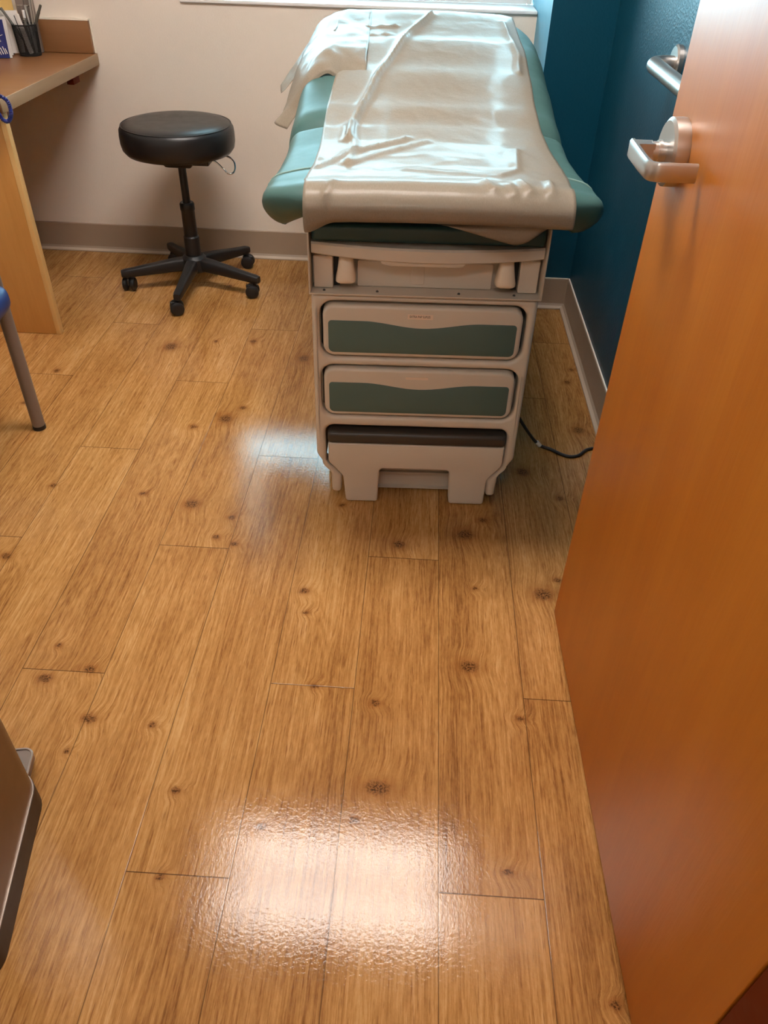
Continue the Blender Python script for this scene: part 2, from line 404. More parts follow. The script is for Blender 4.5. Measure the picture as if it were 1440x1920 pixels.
DX0, DX1 = -.60, .372
bm = new()
box(bm, XL - .1, DX0 - .045, .12, YF, 0, ZC); box(bm, DX1 + .055, XR + .6, .12, YF, 0, ZC); box(bm, DX0 - .045, DX1 + .055, .12, YF, 2.10, ZC)
struct(obj('wall_front', bm, M['wall'], smooth=0))
bm = new()
box(bm, XL - .1, XL, H0, .12, 0, ZC); box(bm, XR + .5, XR + .6, H0, .12, 0, ZC); box(bm, XL - .1, XR + .6, H0 - .1, H0, 0, ZC)
struct(obj('wall_hallway', bm, M['wall'], smooth=0))
# window: frame, pane, sill
win = struct(bpy.data.objects.new('window_1', None)); C.objects.link(win)
bm = new()
FY0, FY1 = YB + .19, YB + .24
box(bm, WX0, WX0 + .015, FY0, FY1, WZ0 + .012, WZ1, .003); box(bm, WX1 - .018, WX1, FY0, FY1, WZ0 + .012, WZ1, .003)
box(bm, WX0 + .015, WX1 - .018, FY0, FY1, WZ0 + .012, WZ0 + .056, .003); box(bm, WX0 + .015, WX1 - .018, FY0, FY1, WZ1 - .03, WZ1, .003)
obj('window_frame', bm, M['whitepaint'], win)
bm = new(); box(bm, WX0 + .013, WX1 - .014, YB + .213, YB + .217, WZ0 + .05, WZ1 - .02); obj('pane', bm, M['glass'], win, 0)
bm = new(); box(bm, WX0 - .002, XC - .001, YB - .008, YB + .195, WZ0, WZ0 + .012, .003); obj('window_sill', bm, M['whitepaint'], win)
# roller shades inside the reveal
for (a, b, z, lb) in ((-.855, -.47, 1.225, 'narrow white roller shade drawn low at the left of the window'), (-.455, -.20, 1.32, 'narrowest white roller shade drawn only halfway down the window'),
                      (-.185, .295, 1.21, 'wide white roller shade drawn low beside the teal corner')):
    s = thing('roller_shade', lb, 'shade', (0, YB + .15, 0))
    bm = new(); box(bm, a, b, -.001, .001, z, WZ1 - .04); obj('shade_cloth', bm, M['shade'], s, 0)
    bm = new(); box(bm, a, b, -.006, .006, z - .02, z, .004); obj('hem_bar', bm, M['whitepaint'], s)
    bm = new(); tube(bm, [(a, 0, WZ1 - .026), (b, 0, WZ1 - .026)], .018, 16); obj('roller', bm, M['whitepaint'], s)
# cove baseboards
def base(name, p0, p1, nrm, ext0=0, ext1=0):
    """cove base: thin strip with a flared toe"""
    p0, p1, n = Vector((*p0, 0)), Vector((*p1, 0)), Vector((*nrm, 0))
    d = (p1 - p0).normalized()
    prof = [(0, .001), (.022, .001), (.022, .006), (.013, .013), (.007, .020), (.0055, .03), (.0055, .115), (.003, .118), (0, .118)]
    bm = new(); ra = []
    for P, e in ((p0, -ext0), (p1, ext1)):
        ra.append([bm.verts.new(P + n * a + Vector((0, 0, z)) + d * (e if a > 0 else 0) * a / .022) for a, z in prof])
    m = len(prof)
    for i in range(m): bm.faces.new((ra[0][i], ra[0][(i + 1) % m], ra[1][(i + 1) % m], ra[1][i]))
    bm.faces.new(ra[0]); bm.faces.new(ra[1][::-1])
    for f in bm.faces:
        if f.calc_center_median().z < .0125 and len(f.verts) == 4: f.material_index = 1
    return struct(obj(name, bm, [M['base'], M['toe']], smooth=25))
base('baseboard_back', (XL, YB), (XC, YB), (0, -1))
base('baseboard_corner', (XC, YC), (XR, YC), (0, -1))
base('baseboard_chase', (XC, YB), (XC, YC), (-1, 0))
base('baseboard_right', (XR, YC), (XR, YF), (-1, 0))
base('baseboard_left', (XL, YF), (XL, YB), (1, 0))
# lit top edge painted as caulk lines above the rubber base on the teal walls
bm = new(); box(bm, XC, XR, YC - .0042, YC, .118, .1205); box(bm, XR - .0042, XR, YF, YC, .118, .1205)
struct(obj('trim_1', bm, M['cream'], smooth=0))
# door frame
bm = new()
box(bm, DX1 - .0035, DX1 + .055, .10, .311, 0, 2.10, .001); box(bm, DX0 - .045, DX0, .10, .32, 0, 2.10, .002); box(bm, DX0, DX1 + .010, .10, .32, 2.055, 2.10, .002)
struct(obj('trim_2', bm, M['frame']))

# ------------------------------------------------------------------ door leaf, open at right
door = struct(bpy.data.objects.new('door_1', None)); C.objects.link(door)
door.location = (.3674, .314, 0); dr_a = math.atan2(.885, -.0179); door.rotation_euler = (0, 0, dr_a)   # local +x runs hinge -> free edge
DW = .9065
bm = new(); box(bm, 0, DW, -.044, 0, .009, 2.03, .0015, 2); obj('door_leaf', bm, M['door'], door)
bm = new()
for z in (.25, 1.05, 1.80):
    tube(bm, [(-.004, -.052, z - .05), (-.004, -.052, z + .05)], .007, 12)
    box(bm, -.002, .03, -.0455, -.0435, z - .05, z + .05)
obj('hinge', bm, M['nickel'], door)
# ------------------------------------------------------------------ ceiling light
lt = thing('ceiling_light', 'recessed fluorescent troffer glowing in the ceiling above the exam table', 'ceiling light', (-.24, 1.79, ZC))
bm = new()
for a, b, c, d in ((-.61, .61, -.33, -.285), (-.61, .61, .285, .33), (-.61, -.565, -.285, .285), (.565, .61, -.285, .285)): box(bm, a, b, c, d, -.012, .0, .003)
obj('frame', bm, M['whitepaint'], lt)
bm = new(); box(bm, -.565, .565, -.285, .285, -.008, -.002); obj('diffuser', bm, lamp_mat('troffer_lens', LAMP, 0.0), lt, 0)
lh = thing('ceiling_light', 'unseen fill light added in the hallway ceiling outside the door', 'ceiling light', (-.2, -.9, ZC))  # added out of view to fill the door and room with light
bm = new()
for a, b, c, d in ((-.61, .61, -.33, -.285), (-.61, .61, .285, .33), (-.61, -.565, -.285, .285), (.565, .61, -.285, .285)): box(bm, a, b, c, d, -.012, .0, .003)
obj('frame', bm, M['whitepaint'], lh)
bm = new(); box(bm, -.565, .565, -.285, .285, -.008, -.002); obj('diffuser', bm, lamp_mat('hall_fill_lens', HALL_FILL), lh, 0)

# ------------------------------------------------------------------ exam table
T = thing('exam_table', 'beige examination table with teal green vinyl top, two drawers and a pull-out step', 'exam table', (.017, 1.61, 0), math.radians(2.2))
# moulded front fascia with two drawer openings and the step opening
outer = [(-.251, .575, .012), (-.251, .145, .03), (-.216, .085, .03), (-.214, .024, .010), (-.190, .024, .010), (-.188, .078, .02), (-.227, .120, .02),
         (-.228, .233, .022), (.228, .233, .022), (.227, .120, .02), (.190, .078, .02), (.192, .024, .010), (.216, .024, .010), (.218, .085, .03), (.253, .145, .03), (.253, .575, .012)]
h1 = rpoly(rrect(-.2335, .2325, .4215, .5585, .032)); h2 = rpoly(rrect(-.2345, .2345, .261, .4005, .032))
plate('front_fascia', [rpoly(outer), h1, h2], -.004, .034, .010, M['plastic'], T, 4)
bm = new()
box(bm, -.248, .248, .046, 1.12, .240, .576, .006); box(bm, -.236, -.229, .03, 1.12, .118, .240); box(bm, .229, .236, .03, 1.12, .118, .240); box(bm, -.236, .236, 1.10, 1.12, .03, .24); box(bm, -.17, .17, .20, 1.10, .001, .2395)
obj('cabinet_body', bm, M['plastic'], T)
bm = new(); box(bm, -.234, .234, .039, .0455, .254, .564); obj('drawer_gap_shade', bm, M['dark'], T, 0)  # black sheet painting the shade in the drawer gaps
bm = new(); box(bm, -.2355, .2355, .16, .17, .03, .2395); obj('step_recess_shade', bm, M['dark'], T, 0)  # black sheet in place of the step opening's shade
for (x0, x1, z0, z1, kind) in ((-.2265, .2245, .4275, .5520, 0), (-.2275, .2265, .2675, .3945, 1)):
    D = plate('drawer', [rpoly(rrect(x0, x1, z0, z1, .026))], -.008, .037, .008, M['plastic'], T, 4)
    zt = z1 - .036; pts = []
    n = 28; xl, xr = x0 + .0125, x1 - .0125
    top = []
    for i in range(n + 1):
        s = i / n; xx = xr + (xl - xr) * s
        a = abs(s - .5) * 2
        dip = .0145 * smst(.62, 0.0, a) if a < .62 else 0
        dip = .0145 * .5 * (1 + math.cos(PI * min(a / .64, 1)))
        top.append((xx, zt - dip))
    low = rpoly([(xl, zt, .008), (xl, z0 + .0105, .012), (xr, z0 + .0105, .012), (xr, zt, .008)], 5)
    body = low[7:] if False else low
    out = [p for p in low[:6]] + [p for p in low[6:]]
    # rounded left corner, bottom corners, rounded right corner, then the curved grip edge back
    out = out + [p for p in top[2:-2]]
    plate('drawer_panel', [out], -.0095, -.004, .0008, M['green'], D, 1)
    # label strip above the grip edge
    bm = new()
    lz = z1 - .0225 if kind == 0 else z1 - .0205
    lx = -.007; lw = .0285 if kind == 0 else .0265; lhh = .0058 if kind == 0 else .0030
    box(bm, lx - lw, lx + lw, -.0088, -.0078, lz - lhh, lz + lhh)
    if kind == 0:
        tb = text_bm('EXTRA PAP SUPLES', .0072, .00008)
        mn = min(v.co.x for v in tb.verts); mxx = max(v.co.x for v in tb.verts)
        sx = .046 / (mxx - mn); cxm = (mn + mxx) / 2
        me = bpy.data.meshes.new('t')
        for v in tb.verts: v.co = Vector((lx - .0005 + (v.co.x - cxm) * sx, -.00895, lz + .0004 + v.co.y))
        for f in tb.faces: f.material_index = 1
        tb.to_mesh(me); tb.free(); bm.from_mesh(me); bpy.data.meshes.remove(me)
    lab = obj('label', bm, [M['labelpaper'], M['ink']], D, 0, recalc=False)
    lab['label'] = 'printed label strip on the upper drawer' if kind == 0 else 'worn blank label strip on the lower drawer'
# step
F = plate('step_front', [rpoly([(-.221, .186, .004), (-.221, .128, .02), (-.184, .084, .02), (-.177, .002, .008), (-.0935, .002, .008), (-.090, .110, .010),
                                (.090, .110, .010), (.0955, .002, .008), (.188, .002, .008), (.190, .084, .02), (.224, .128, .02), (.224, .186, .004)])], -.012, .02, .005, M['plastic'], T, 3)
bm = new(); box(bm, -.222, .225, -.017, .16, .1865, .221, .011, 4); obj('step_tread', bm, M['tread'], T)
bm = new(); box(bm, -.10, .10, .055, .06, .008, .12); box(bm, -.10, .10, .046, .055, .052, .060, .002); box(bm, -.10, .10, .044, .055, .008, .012)
obj('kick_plate', bm, M['sheet'], T)
for kx in (-.062, .062):
    bm = new(); lathe(bm, [(0, -.014), (.006, -.013), (.008, -.009), (.008, 0)], (kx, .055, .085), 16, Matrix.Rotation(-PI / 2, 3, 'X')); obj('glide_knob', bm, M['white'], T)
# sheet metal upper housing
bm = new()
box(bm, -.254, -.250, -.012, 1.0, .578, .732, .0012, 2); box(bm, .252, .256, -.012, 1.0, .578, .732, .0012, 2)
box(bm, -.254, .256, -.012, .30, .5765, .5805, .0012, 2)
box(bm, -.250, .252, .045, .052, .5805, .672)
box(bm, -.250, .252, .06, 1.0, .5805, .70)
obj('upper_housing', bm, M['sheet'], T)
for sx_ in (-.222, -.105, .075, .197):
    bm = new(); lathe(bm, [(0, .003), (.0022, .0028), (.0032, .001), (.0032, 0)], (sx_, .004, .5806), 12); obj('screw', bm, M['tread'], T)
plate('stirrup_cover', [rpoly(rrect(-.150, .148, .5815, .640, .004))], .030, .0455, .002, M['plastic'], T, 2)
plate('hatch_door', [rpoly([(-.030, .590, .001), (-.002, .590, .004), (-.002, .632, .006), (-.030, .632, .001)])], .0275, .031, .001, M['plastic'], T, 2)
for s in (-1, 1):
    x0, x1 = sorted((s * .246, s * .2035)); x0 += .001; x1 += .001
    plate('end_cover', [rpoly([(x0, .582, .004), (x1, .582, .004), (x1, .655, .004), (x0, .655, .004)])], .014, .044, .003, M['plastic'], T, 2)
    x0, x1 = sorted((s * .2025, s * .19))
    bm = new(); box(bm, x0 + .001, x1 + .001, .03, .0445, .584, .66); obj('slot_shade', bm, M['dark'], T, 0)  # black strip painting the shade between cover and stirrup
    cx = s * .1745 + .0005
    bm = new(); n = 20
    rings = []
    for (z, hw, y0, y1) in ((.666, .0135, .020, .040), (.655, .0150, .010, .040), (.638, .0170, .003, .040), (.622, .0195, -.004, .040), (.610, .0220, -.008, .040), (.6035, .0225, -.008, .040), (.6000, .0200, -.004, .038)):
        ring = []
        for k in range(n):
            a = 2 * PI * k / n; ca, sa = math.cos(a), math.sin(a)
            e = .55
            ring.append(bm.verts.new((cx + hw * math.copysign(abs(ca) ** e, ca), (y0 + y1) / 2 + (y1 - y0) / 2 * math.copysign(abs(sa) ** e, sa), z)))
        rings.append(ring)
    for a, b in zip(rings, rings[1:]):
        for k in range(n): bm.faces.new((a[k], a[(k + 1) % n], b[(k + 1) % n], b[k]))
    bm.faces.new(rings[0]); bm.faces.new(rings[-1][::-1])
    obj('stirrup', bm, M['oldplastic'], T, 50)
# leg rest: tray with curved front, cushion on it
bm = new(); n = 40; rows = []
for i in range(n + 1):
    s = i / n; x = -.247 + .496 * s; c = 1 - (2 * s - 1) ** 2
    zt, zb, yf = .690 - .003 * c, .6655 - .0085 * c, -.004 - .022 * c
    rows.append([bm.verts.new(v) for v in ((x, yf + .004, zt), (x, yf, zt - .004), (x, yf, zb + .003), (x, yf + .003, zb), (x, .3, zb), (x, .3, zt))])
for a, b in zip(rows, rows[1:]):
    for k in range(6): bm.faces.new((a[k], a[(k + 1) % 6], b[(k + 1) % 6], b[k]))
bm.faces.new(rows[0]); bm.faces.new(rows[-1][::-1])
obj('leg_rest_tray', bm, M['plastic'], T)
plate('tray_pull', [rpoly([(-.105, .670, 0), (.088, .670, 0), (.080, .6505, .01), (.066, .6475, .02), (-.080, .6475, .02), (-.096, .6515, .01)])], -.020, .02, .003, M['plastic'], T, 2)
bm = new(); box(bm, -.246, .248, -.006, .42, .691, .728, .010, 4); obj('leg_rest_cushion', bm, M['vinyldark'], T)
bm = new(); box(bm, -.22, .22, .06, 1.10, .7295, .744); box(bm, -.20, .20, .45, 1.12, .701, .73); obj('seat_frame', bm, M['sheet'], T, 0)

# upholstery
PROF = [(-.12, .806), (-.06, .818), (0, .812), (.1, .806), (.3, .804), (.42, .812), (.55, .832), (.8, .872), (1.05, .911), (1.32, .947)]
HW = [(-.12, .352), (.05, .357), (.2, .348), (.35, .346), (.5, .350), (.8, .352), (1.3, .352)]
def pad(x0, x1, y0, y1, z0, z1, r, nx, ny, nz):
    """dense rounded box, quads only"""
    bm = new(); idx = {}
    def V(i, j, k):
        key = (i, j, k)
        if key not in idx:
            p = Vector((x0 + (x1 - x0) * i / nx, y0 + (y1 - y0) * j / ny, z0 + (z1 - z0) * k / nz))
            q = Vector((min(max(p.x, x0 + r), x1 - r), min(max(p.y, y0 + r), y1 - r), min(max(p.z, z0 + r), z1 - r)))
            d = p - q
            idx[key] = bm.verts.new(q + (d.normalized() * r if d.length > 1e-9 else d))
        return idx[key]
    for i in range(nx):
        for j in range(ny):
            for k in (0, nz): bm.faces.new((V(i, j, k), V(i + 1, j, k), V(i + 1, j + 1, k), V(i, j + 1, k)))
    for i in range(nx):
        for k in range(nz):
            for j in (0, ny): bm.faces.new((V(i, j, k), V(i + 1, j, k), V(i + 1, j, k + 1), V(i, j, k + 1)))
    for j in range(ny):
        for k in range(nz):
            for i in (0, nx): bm.faces.new((V(i, j, k), V(i, j + 1, k), V(i, j + 1, k + 1), V(i, j, k + 1)))
    return bm
def seat_def(p):
    x, y, z = p; d = -z                                     # z is depth below the top, 0 .. -.085
    t = d / .085; tp = max(t, 0.0) ** 1.6
    hw = interp(HW, y)
    sx = x / .35
    ax = abs(sx)
    xx = sx * hw + .004
    crown = .010 * (1 - min(ax, 1) ** 2) - .012 * smst(.70, 1.0, ax)
    top = interp(PROF, y)
    wing = smst(.62, .93, ax)
    thick = .055 + .051 * wing
    front = smst(.10, -.10, y)
    yy = y + front * (.052 * tp) + front * .10 * wing * t
    yy += .022 * smst(.75, 1.0, ax) * front
    zz = top + crown - thick * t
    xx -= math.copysign(.018 * t * smst(.8, 1, ax), x)
    return Vector((xx, yy, zz))
bm = pad(-.35, .35, -.115, .455, -.085, 0, .040, 64, 60, 14)
for v in bm.verts: v.co = seat_def(v.co)
obj('seat_cushion', bm, M['vinyl'], T, 60)
def back_def(p):
    x, y, z = p; t = -z / .085
    ax = abs(x) / .35; hw = interp(HW, y)
    rear = max(0, (y - 1.12) / .20)
    lim = hw * (1 - .16 * rear ** 2.4)
    xx = x / .35 * lim + .004 + .012 * smst(.5, 1.2, y)
    crown = .012 * (1 - min(ax, 1) ** 2) - .014 * smst(.74, 1.0, ax)
    zz = interp(PROF, y) + crown - (.100 + .02 * smst(.6, .9, ax)) * t
    dip = smst(.53, .45, y); zz -= .010 * dip
    return Vector((xx, y, zz))
bm = pad(-.35, .35, .452, 1.325, -.085, 0, .042, 56, 80, 14)
for v in bm.verts: v.co = back_def(v.co)
obj('backrest_cushion', bm, M['vinyl'], T, 60)
bm = new(); box(bm, -.22, .22, .50, 1.20, .745, .775); obj('backrest_support', bm, M['sheet'], T)
# stitched seam that crosses the seat near its front
bm = new(); pts = []
for i in range(73):
    s = -1 + 2 * i / 72
    x = .35 * s
    o_ = max(0.0, abs(x) - .31)
    q = seat_def((x, .10 - .03 * (abs(s) ** 3), -(.04 - math.sqrt(max(0.0, .0016 - o_ * o_)))))
    pts.append(q)
pts = [p + Vector((0, 0, .0006)) for p in pts]
tube(bm, pts, .0022, 8); obj('seam_piping', bm, M['piping'], T)
# power cord
bm = new()
tube(bm, spline([(.24, .30, .16), (.285, .27, .13), (.33, .255, .07), (.372, .262, .018), (.41, .255, .006), (.45, .225, .005), (.485, .228, .005), (.520, .262, .005), (.548, .25, .005), (.560, .10, .005), (.555, -.25, .005)], 10), .0045, 10)
obj('power_cord', bm, M['blackplastic'], T)
bm = new(); tube(bm, [(.366, .2615, .026), (.378, .262, .013)], .0062, 12); k = obj('cord_tag', bm, M['white'], T); k['label'] = 'white tag wrapped on the black power cord'

# ------------------------------------------------------------------ paper on the table
def surf(x, y):
    """top of the upholstery in table coordinates"""
    ax = min(abs(x) / .35, 1)
    return interp(PROF, y) + .011 * (1 - ax ** 2) - .012 * smst(.72, 1, ax)
def seg_d(p, a, b):
    ab = b - a; t = max(0, min(1, (p - a).dot(ab) / ab.length_squared)); return (p - a - ab * t).length, t
RIDGES = [  # polyline, height, width
    ([(.03, 1.28), (-.04, 1.10), (-.13, .72), (-.178, .42), (-.185, .30)], .016, .014),
    ([(-.185, .40), (-.165, .22), (-.175, .10)], .010, .016),
    ([(-.045, .32), (-.17, .19), (-.235, .07)], .008, .012),
    ([(.0, .30), (-.10, .19), (-.17, .10)], .006, .012),
    ([(.255, 1.25), (.275, .95), (.262, .80)], .009, .014),
    ([(.20, .26), (.18, .08), (.14, .03)], .006, .014),
    ([(-.22, 1.14), (-.08, 1.17)], .007, .010), ([(-.22, 1.06), (-.10, 1.09)], .006, .009),
    ([(.10, -.03), (.118, -.085)], .007, .010), ([(.17, -.02), (.185, -.09)], .009, .012), ([(.232, -.01), (.226, -.09)], .009, .012), ([(.145, -.05), (.155, -.10)], .006, .009),
    ([(-.19, -.05), (-.205, -.11)], .008, .010), ([(-.06, .05), (.12, .02)], .003, .014),
]
RIDGES = [([Vector(p) for p in pl_], h, w_) for pl_, h, w_ in RIDGES]
def wrinkle(x, y):
    p = Vector((x, y)); h = 0
    for pl_, hh, ww in RIDGES:
        d = min(seg_d(p, a, b)[0] for a, b in zip(pl_, pl_[1:]))
        if d < ww * 3: h += hh * math.exp(-abs(d / (ww * .55)) ** 1.1)
    n1 = noise.noise(Vector((x * 7, y * 5, 3.1)))
    n2 = noise.noise(Vector((x * 26 + 5, y * 20, 1.7)))
    n3 = 1 - abs(noise.noise(Vector((x * 15 - 3, y * 11 + 4, 7.7)))) * 2
    edge = smst(.10, .0, abs(y - .17))
    n4 = 1 - abs(noise.noise(Vector((x * 9 + y * 6, y * 8 - x * 5, 11.3)))) * 2
    h += .0012 * max(0, n4 - .6)
    return h + .0006 * (n1 + .4) + .0004 * n2 + .0006 * max(0, n3 - .4) * (1 + edge)
NOSE = [(-.06, .832), (-.085, .829), (-.108, .817), (-.121, .798), (-.121, .778), (-.110, .768), (-.085, .760), (-.055, .757), (-.03, .757)]
YS = [1.335 - (1.335 + .045) * i / 150 for i in range(151)]
NS = spline([(0, a, b) for a, b in NOSE], 5)
XA, XB, NX = -.250, .282, 84
bm = new(); rows = []
for y in YS:
    row = []
    for i in range(NX + 1):
        s = i / NX
        a = XA + .008 * smst(0, .9, y) + .004 * math.sin(y * 9); b = XB + .016 * smst(.1, 1.2, y) + .004 * math.sin(y * 7 + 1) - .012 * smst(.1, -.08, y)
        x = a + (b - a) * s
        z = surf(x, y) + .0045 + wrinkle(x, y)
        if y > 1.24: z += .005 * ((y - 1.24) / .095)
        row.append(bm.verts.new((x, y, z)))
    rows.append(row)
for q in NS[1:]:
    row = []
    for i in range(NX + 1):
        s = i / NX; x = (XA + .002) + (XB - .012 - XA) * s
        under = smst(-.10, -.03, q.y) if q.z < .78 else 0
        # left corner hangs free, the middle tucks under
        dz = -.024 * smst(.12, 0, s) * smst(.80, .75, q.z)
        wv_ = wrinkle(x, q.y) if q.z > .775 else .0012 * noise.noise(Vector((x * 30, q.z * 30, 2)))
        out = Vector((0, -.7, .7)) * (wv_ * (1.0 if q.z > .80 else .8))
        cr = .011 * (1 - min(abs(x) / .35, 1) ** 2) * .8 - .006
        row.append(bm.verts.new(Vector((x, q.y, q.z + dz + cr)) + out))
    rows.append(row)
for a, b in zip(rows, rows[1:]):
    for i in range(NX): bm.faces.new((a[i], a[i + 1], b[i + 1], b[i]))
# folded corner hanging below the front roll at right
A, Tp, Cc = Vector((.010, -.098, .768)), Vector((.180, -.088, .722)), Vector((.272, -.100, .798))
n = 28; gr = []
for i in range(n + 1):
    s = i / n
    top_ = A.lerp(Cc, s); top_.z = .764 + .034 * s ** 3; top_.y = -.085 - .015 * s ** 2
    ts = .66
    bot = A.lerp(Tp, s / ts) if s < ts else Tp.lerp(Cc, (s - ts) / (1 - ts))
    if abs(s - ts) < .06: bot.z += .004 * (1 - abs(s - ts) / .06)
    gr.append([bm.verts.new(top_.lerp(bot, j / 8) + Vector((0, -.006 * math.sin(PI * j / 8) + .002 * noise.noise(Vector((s * 9, j * .4, 4))), 0))) for j in range(9)])
for a, b in zip(gr, gr[1:]):
    for j in range(8): bm.faces.new((a[j], a[j + 1], b[j + 1], b[j]))
pp = obj('exam_paper', bm, M['paper'], None, 0, recalc=False)
for p_ in pp.data.polygons: p_.use_smooth = True
pp.location = T.location; pp.rotation_euler = T.rotation_euler
sol = pp.modifiers.new('thin', 'SOLIDIFY'); sol.thickness = .0004; sol.offset = 1
tag(pp, 'long sheet of crinkled white tissue paper covering the middle of the exam table', 'paper')

# drape of paper over the left rear edge
def patch(bm, net, nu=10, nv=10, jit=.0015, seed=0.0):
    net = [[(a, b, c - .030 * smst(.85, 1.3, b)) for a, b, c in r_] for r_ in net]
    R = [spline(r_, nu) for r_ in net]; cols = list(zip(*R)); G = [spline(c_, nv) for c_ in cols]
    vs = [[bm.verts.new(p + Vector((noise.noise(p * 22 + Vector((seed, 0, 0))), noise.noise(p * 22 + Vector((0, seed + 9, 0))), noise.noise(p * 25))) * jit) for p in g] for g in G]
    for a, b in zip(vs, vs[1:]):
        for k in range(len(a) - 1): bm.faces.new((a[k], a[k + 1], b[k + 1], b[k]))
bm = new()
# main sheet over the top of the backrest; rows run rear -> front, each from the middle outwards and down
patch(bm, [[(-.16, 1.30, .996), (-.225, 1.30, .998), (-.280, 1.27, .990), (-.335, 1.24, .948), (-.362, 1.20, .895), (-.385, 1.16, .835)],
           [(-.16, 1.15, .962), (-.225, 1.15, .966), (-.290, 1.13, .962), (-.342, 1.10, .920), (-.368, 1.06, .868), (-.392, 1.04, .818)],
           [(-.16, 1.00, .934), (-.225, 1.00, .938), (-.285, .99, .936), (-.345, .98, .895), (-.374, .95, .845), (-.392, .93, .795)],
           [(-.16, .86, .908), (-.225, .86, .914), (-.272, .85, .917), (-.330, .85, .880), (-.372, .83, .820), (-.400, .81, .765)],
           [(-.16, .765, .880), (-.220, .760, .872), (-.262, .765, .892), (-.312, .765, .868), (-.362, .75, .800), (-.412, .735, .752)],
           [(-.16, .755, .868), (-.220, .748, .858), (-.268, .752, .876), (-.310, .748, .845), (-.345, .73, .785), (-.378, .715, .745)]], 8, 8, .004)
# a second layer, folded outwards behind
patch(bm, [[(-.26, 1.29, .992), (-.318, 1.275, .970), (-.348, 1.25, .930), (-.372, 1.22, .880), (-.415, 1.19, .828)],
           [(-.26, 1.18, .976), (-.322, 1.16, .950), (-.356, 1.13, .905), (-.398, 1.10, .850), (-.436, 1.08, .800)],
           [(-.26, 1.06, .954), (-.322, 1.05, .922), (-.360, 1.03, .872), (-.384, 1.00, .826), (-.424, .985, .788)]], 8, 8, .003, 4.0)
dp = obj('paper_drape', bm, M['paper'], None, 0, recalc=False)
for p_ in dp.data.polygons: p_.use_smooth = True
dp.location = T.location; dp.rotation_euler = T.rotation_euler
sol = dp.modifiers.new('thin', 'SOLIDIFY'); sol.thickness = .0004; sol.offset = 1
tag(dp, 'loose white paper sheet hanging over the left rear edge of the exam table', 'paper')

# ------------------------------------------------------------------ stool
S = thing('rolling_stool', 'round black vinyl stool on five casters in front of the back wall', 'stool', (-.892, 2.945, 0))
bm = new(); lathe(bm, [(0, .612), (.08, .6125), (.15, .611), (.180, .607), (.194, .600), (.201, .589), (.203, .570), (.203, .545), (.199, .525), (.188, .511), (.170, .505), (.10, .502), (0, .502)], (0, 0, 0), 72)
st = obj('seat', bm, M['blackvinyl'], S, 60)
bm = new(); n = 72; tube(bm, [(.1925 * math.cos(2 * PI * k / n), .1925 * math.sin(2 * PI * k / n), .6015) for k in range(n + 1)], .0022, 6, False); obj('seam_piping', bm, M['blackvinyl'], st)
bm = new()
lathe(bm, [(0, .462), (.055, .462), (.066, .466), (.100, .500), (.100, .5025), (0, .5025)], (0, 0, 0), 4, Matrix.Rotation(PI / 4, 3, 'Z'))
box(bm, -.03, .11, -.035, .035, .470, .503, .004)
obj('mounting_plate', bm, M['blackplastic'], S)
bm = new(); tube(bm, spline([(.085, -.012, .488), (.125, -.014, .485), (.158, -.02, .462), (.176, -.022, .446), (.192, -.014, .446), (.198, .004, .458), (.190, .022, .478), (.165, .028, .492), (.12, .024, .494), (.085, .018, .492)], 8), .0032, 10)
lv = obj('lift_lever', bm, M['chrome'], S); lv['label'] = 'bent chrome wire lift lever'
bm = new(); lathe(bm, [(0, .30), (.0145, .30), (.0145, .463), (0, .463)], (0, 0, 0), 24); obj('gas_piston', bm, M['blackplastic'], S)
bm = new(); lathe(bm, [(0, .07), (.030, .07), (.030, .20), (.026, .205), (.0255, .30), (.0275, .303), (.0275, .325), (.024, .330), (0, .330)], (0, 0, 0), 32); obj('column_sleeve', bm, M['blackplastic'], S)
bm = new(); lathe(bm, [(0, .066), (.044, .066), (.050, .075), (.048, .118), (.036, .130), (0, .130)], (0, 0, 0), 32); obj('hub', bm, M['blackplastic'], S)
def stool_leg(a):
    bm = new(); prev = None; R_ = Matrix.Rotation(a, 3, 'Z'); n = 16
    for (r, w_, zb, zt) in ((.03, .024, .070, .122), (.08, .021, .068, .118), (.15, .0175, .064, .107), (.22, .0155, .060, .096), (.272, .0150, .058, .089), (.286, .0125, .060, .085)):
        ring = []
        for k in range(n):
            t = 2 * PI * k / n; c_, s_ = math.cos(t), math.sin(t); e = .5
            ring.append(bm.verts.new(R_ @ Vector((r, w_ * math.copysign(abs(c_) ** e, c_), (zb + zt) / 2 + (zt - zb) / 2 * math.copysign(abs(s_) ** e, s_)))))
        if prev:
            for k in range(n): bm.faces.new((prev[k], prev[(k + 1) % n], ring[(k + 1) % n], ring[k]))
        else: bm.faces.new(ring)
        prev = ring
    bm.faces.new(prev[::-1]); return bm
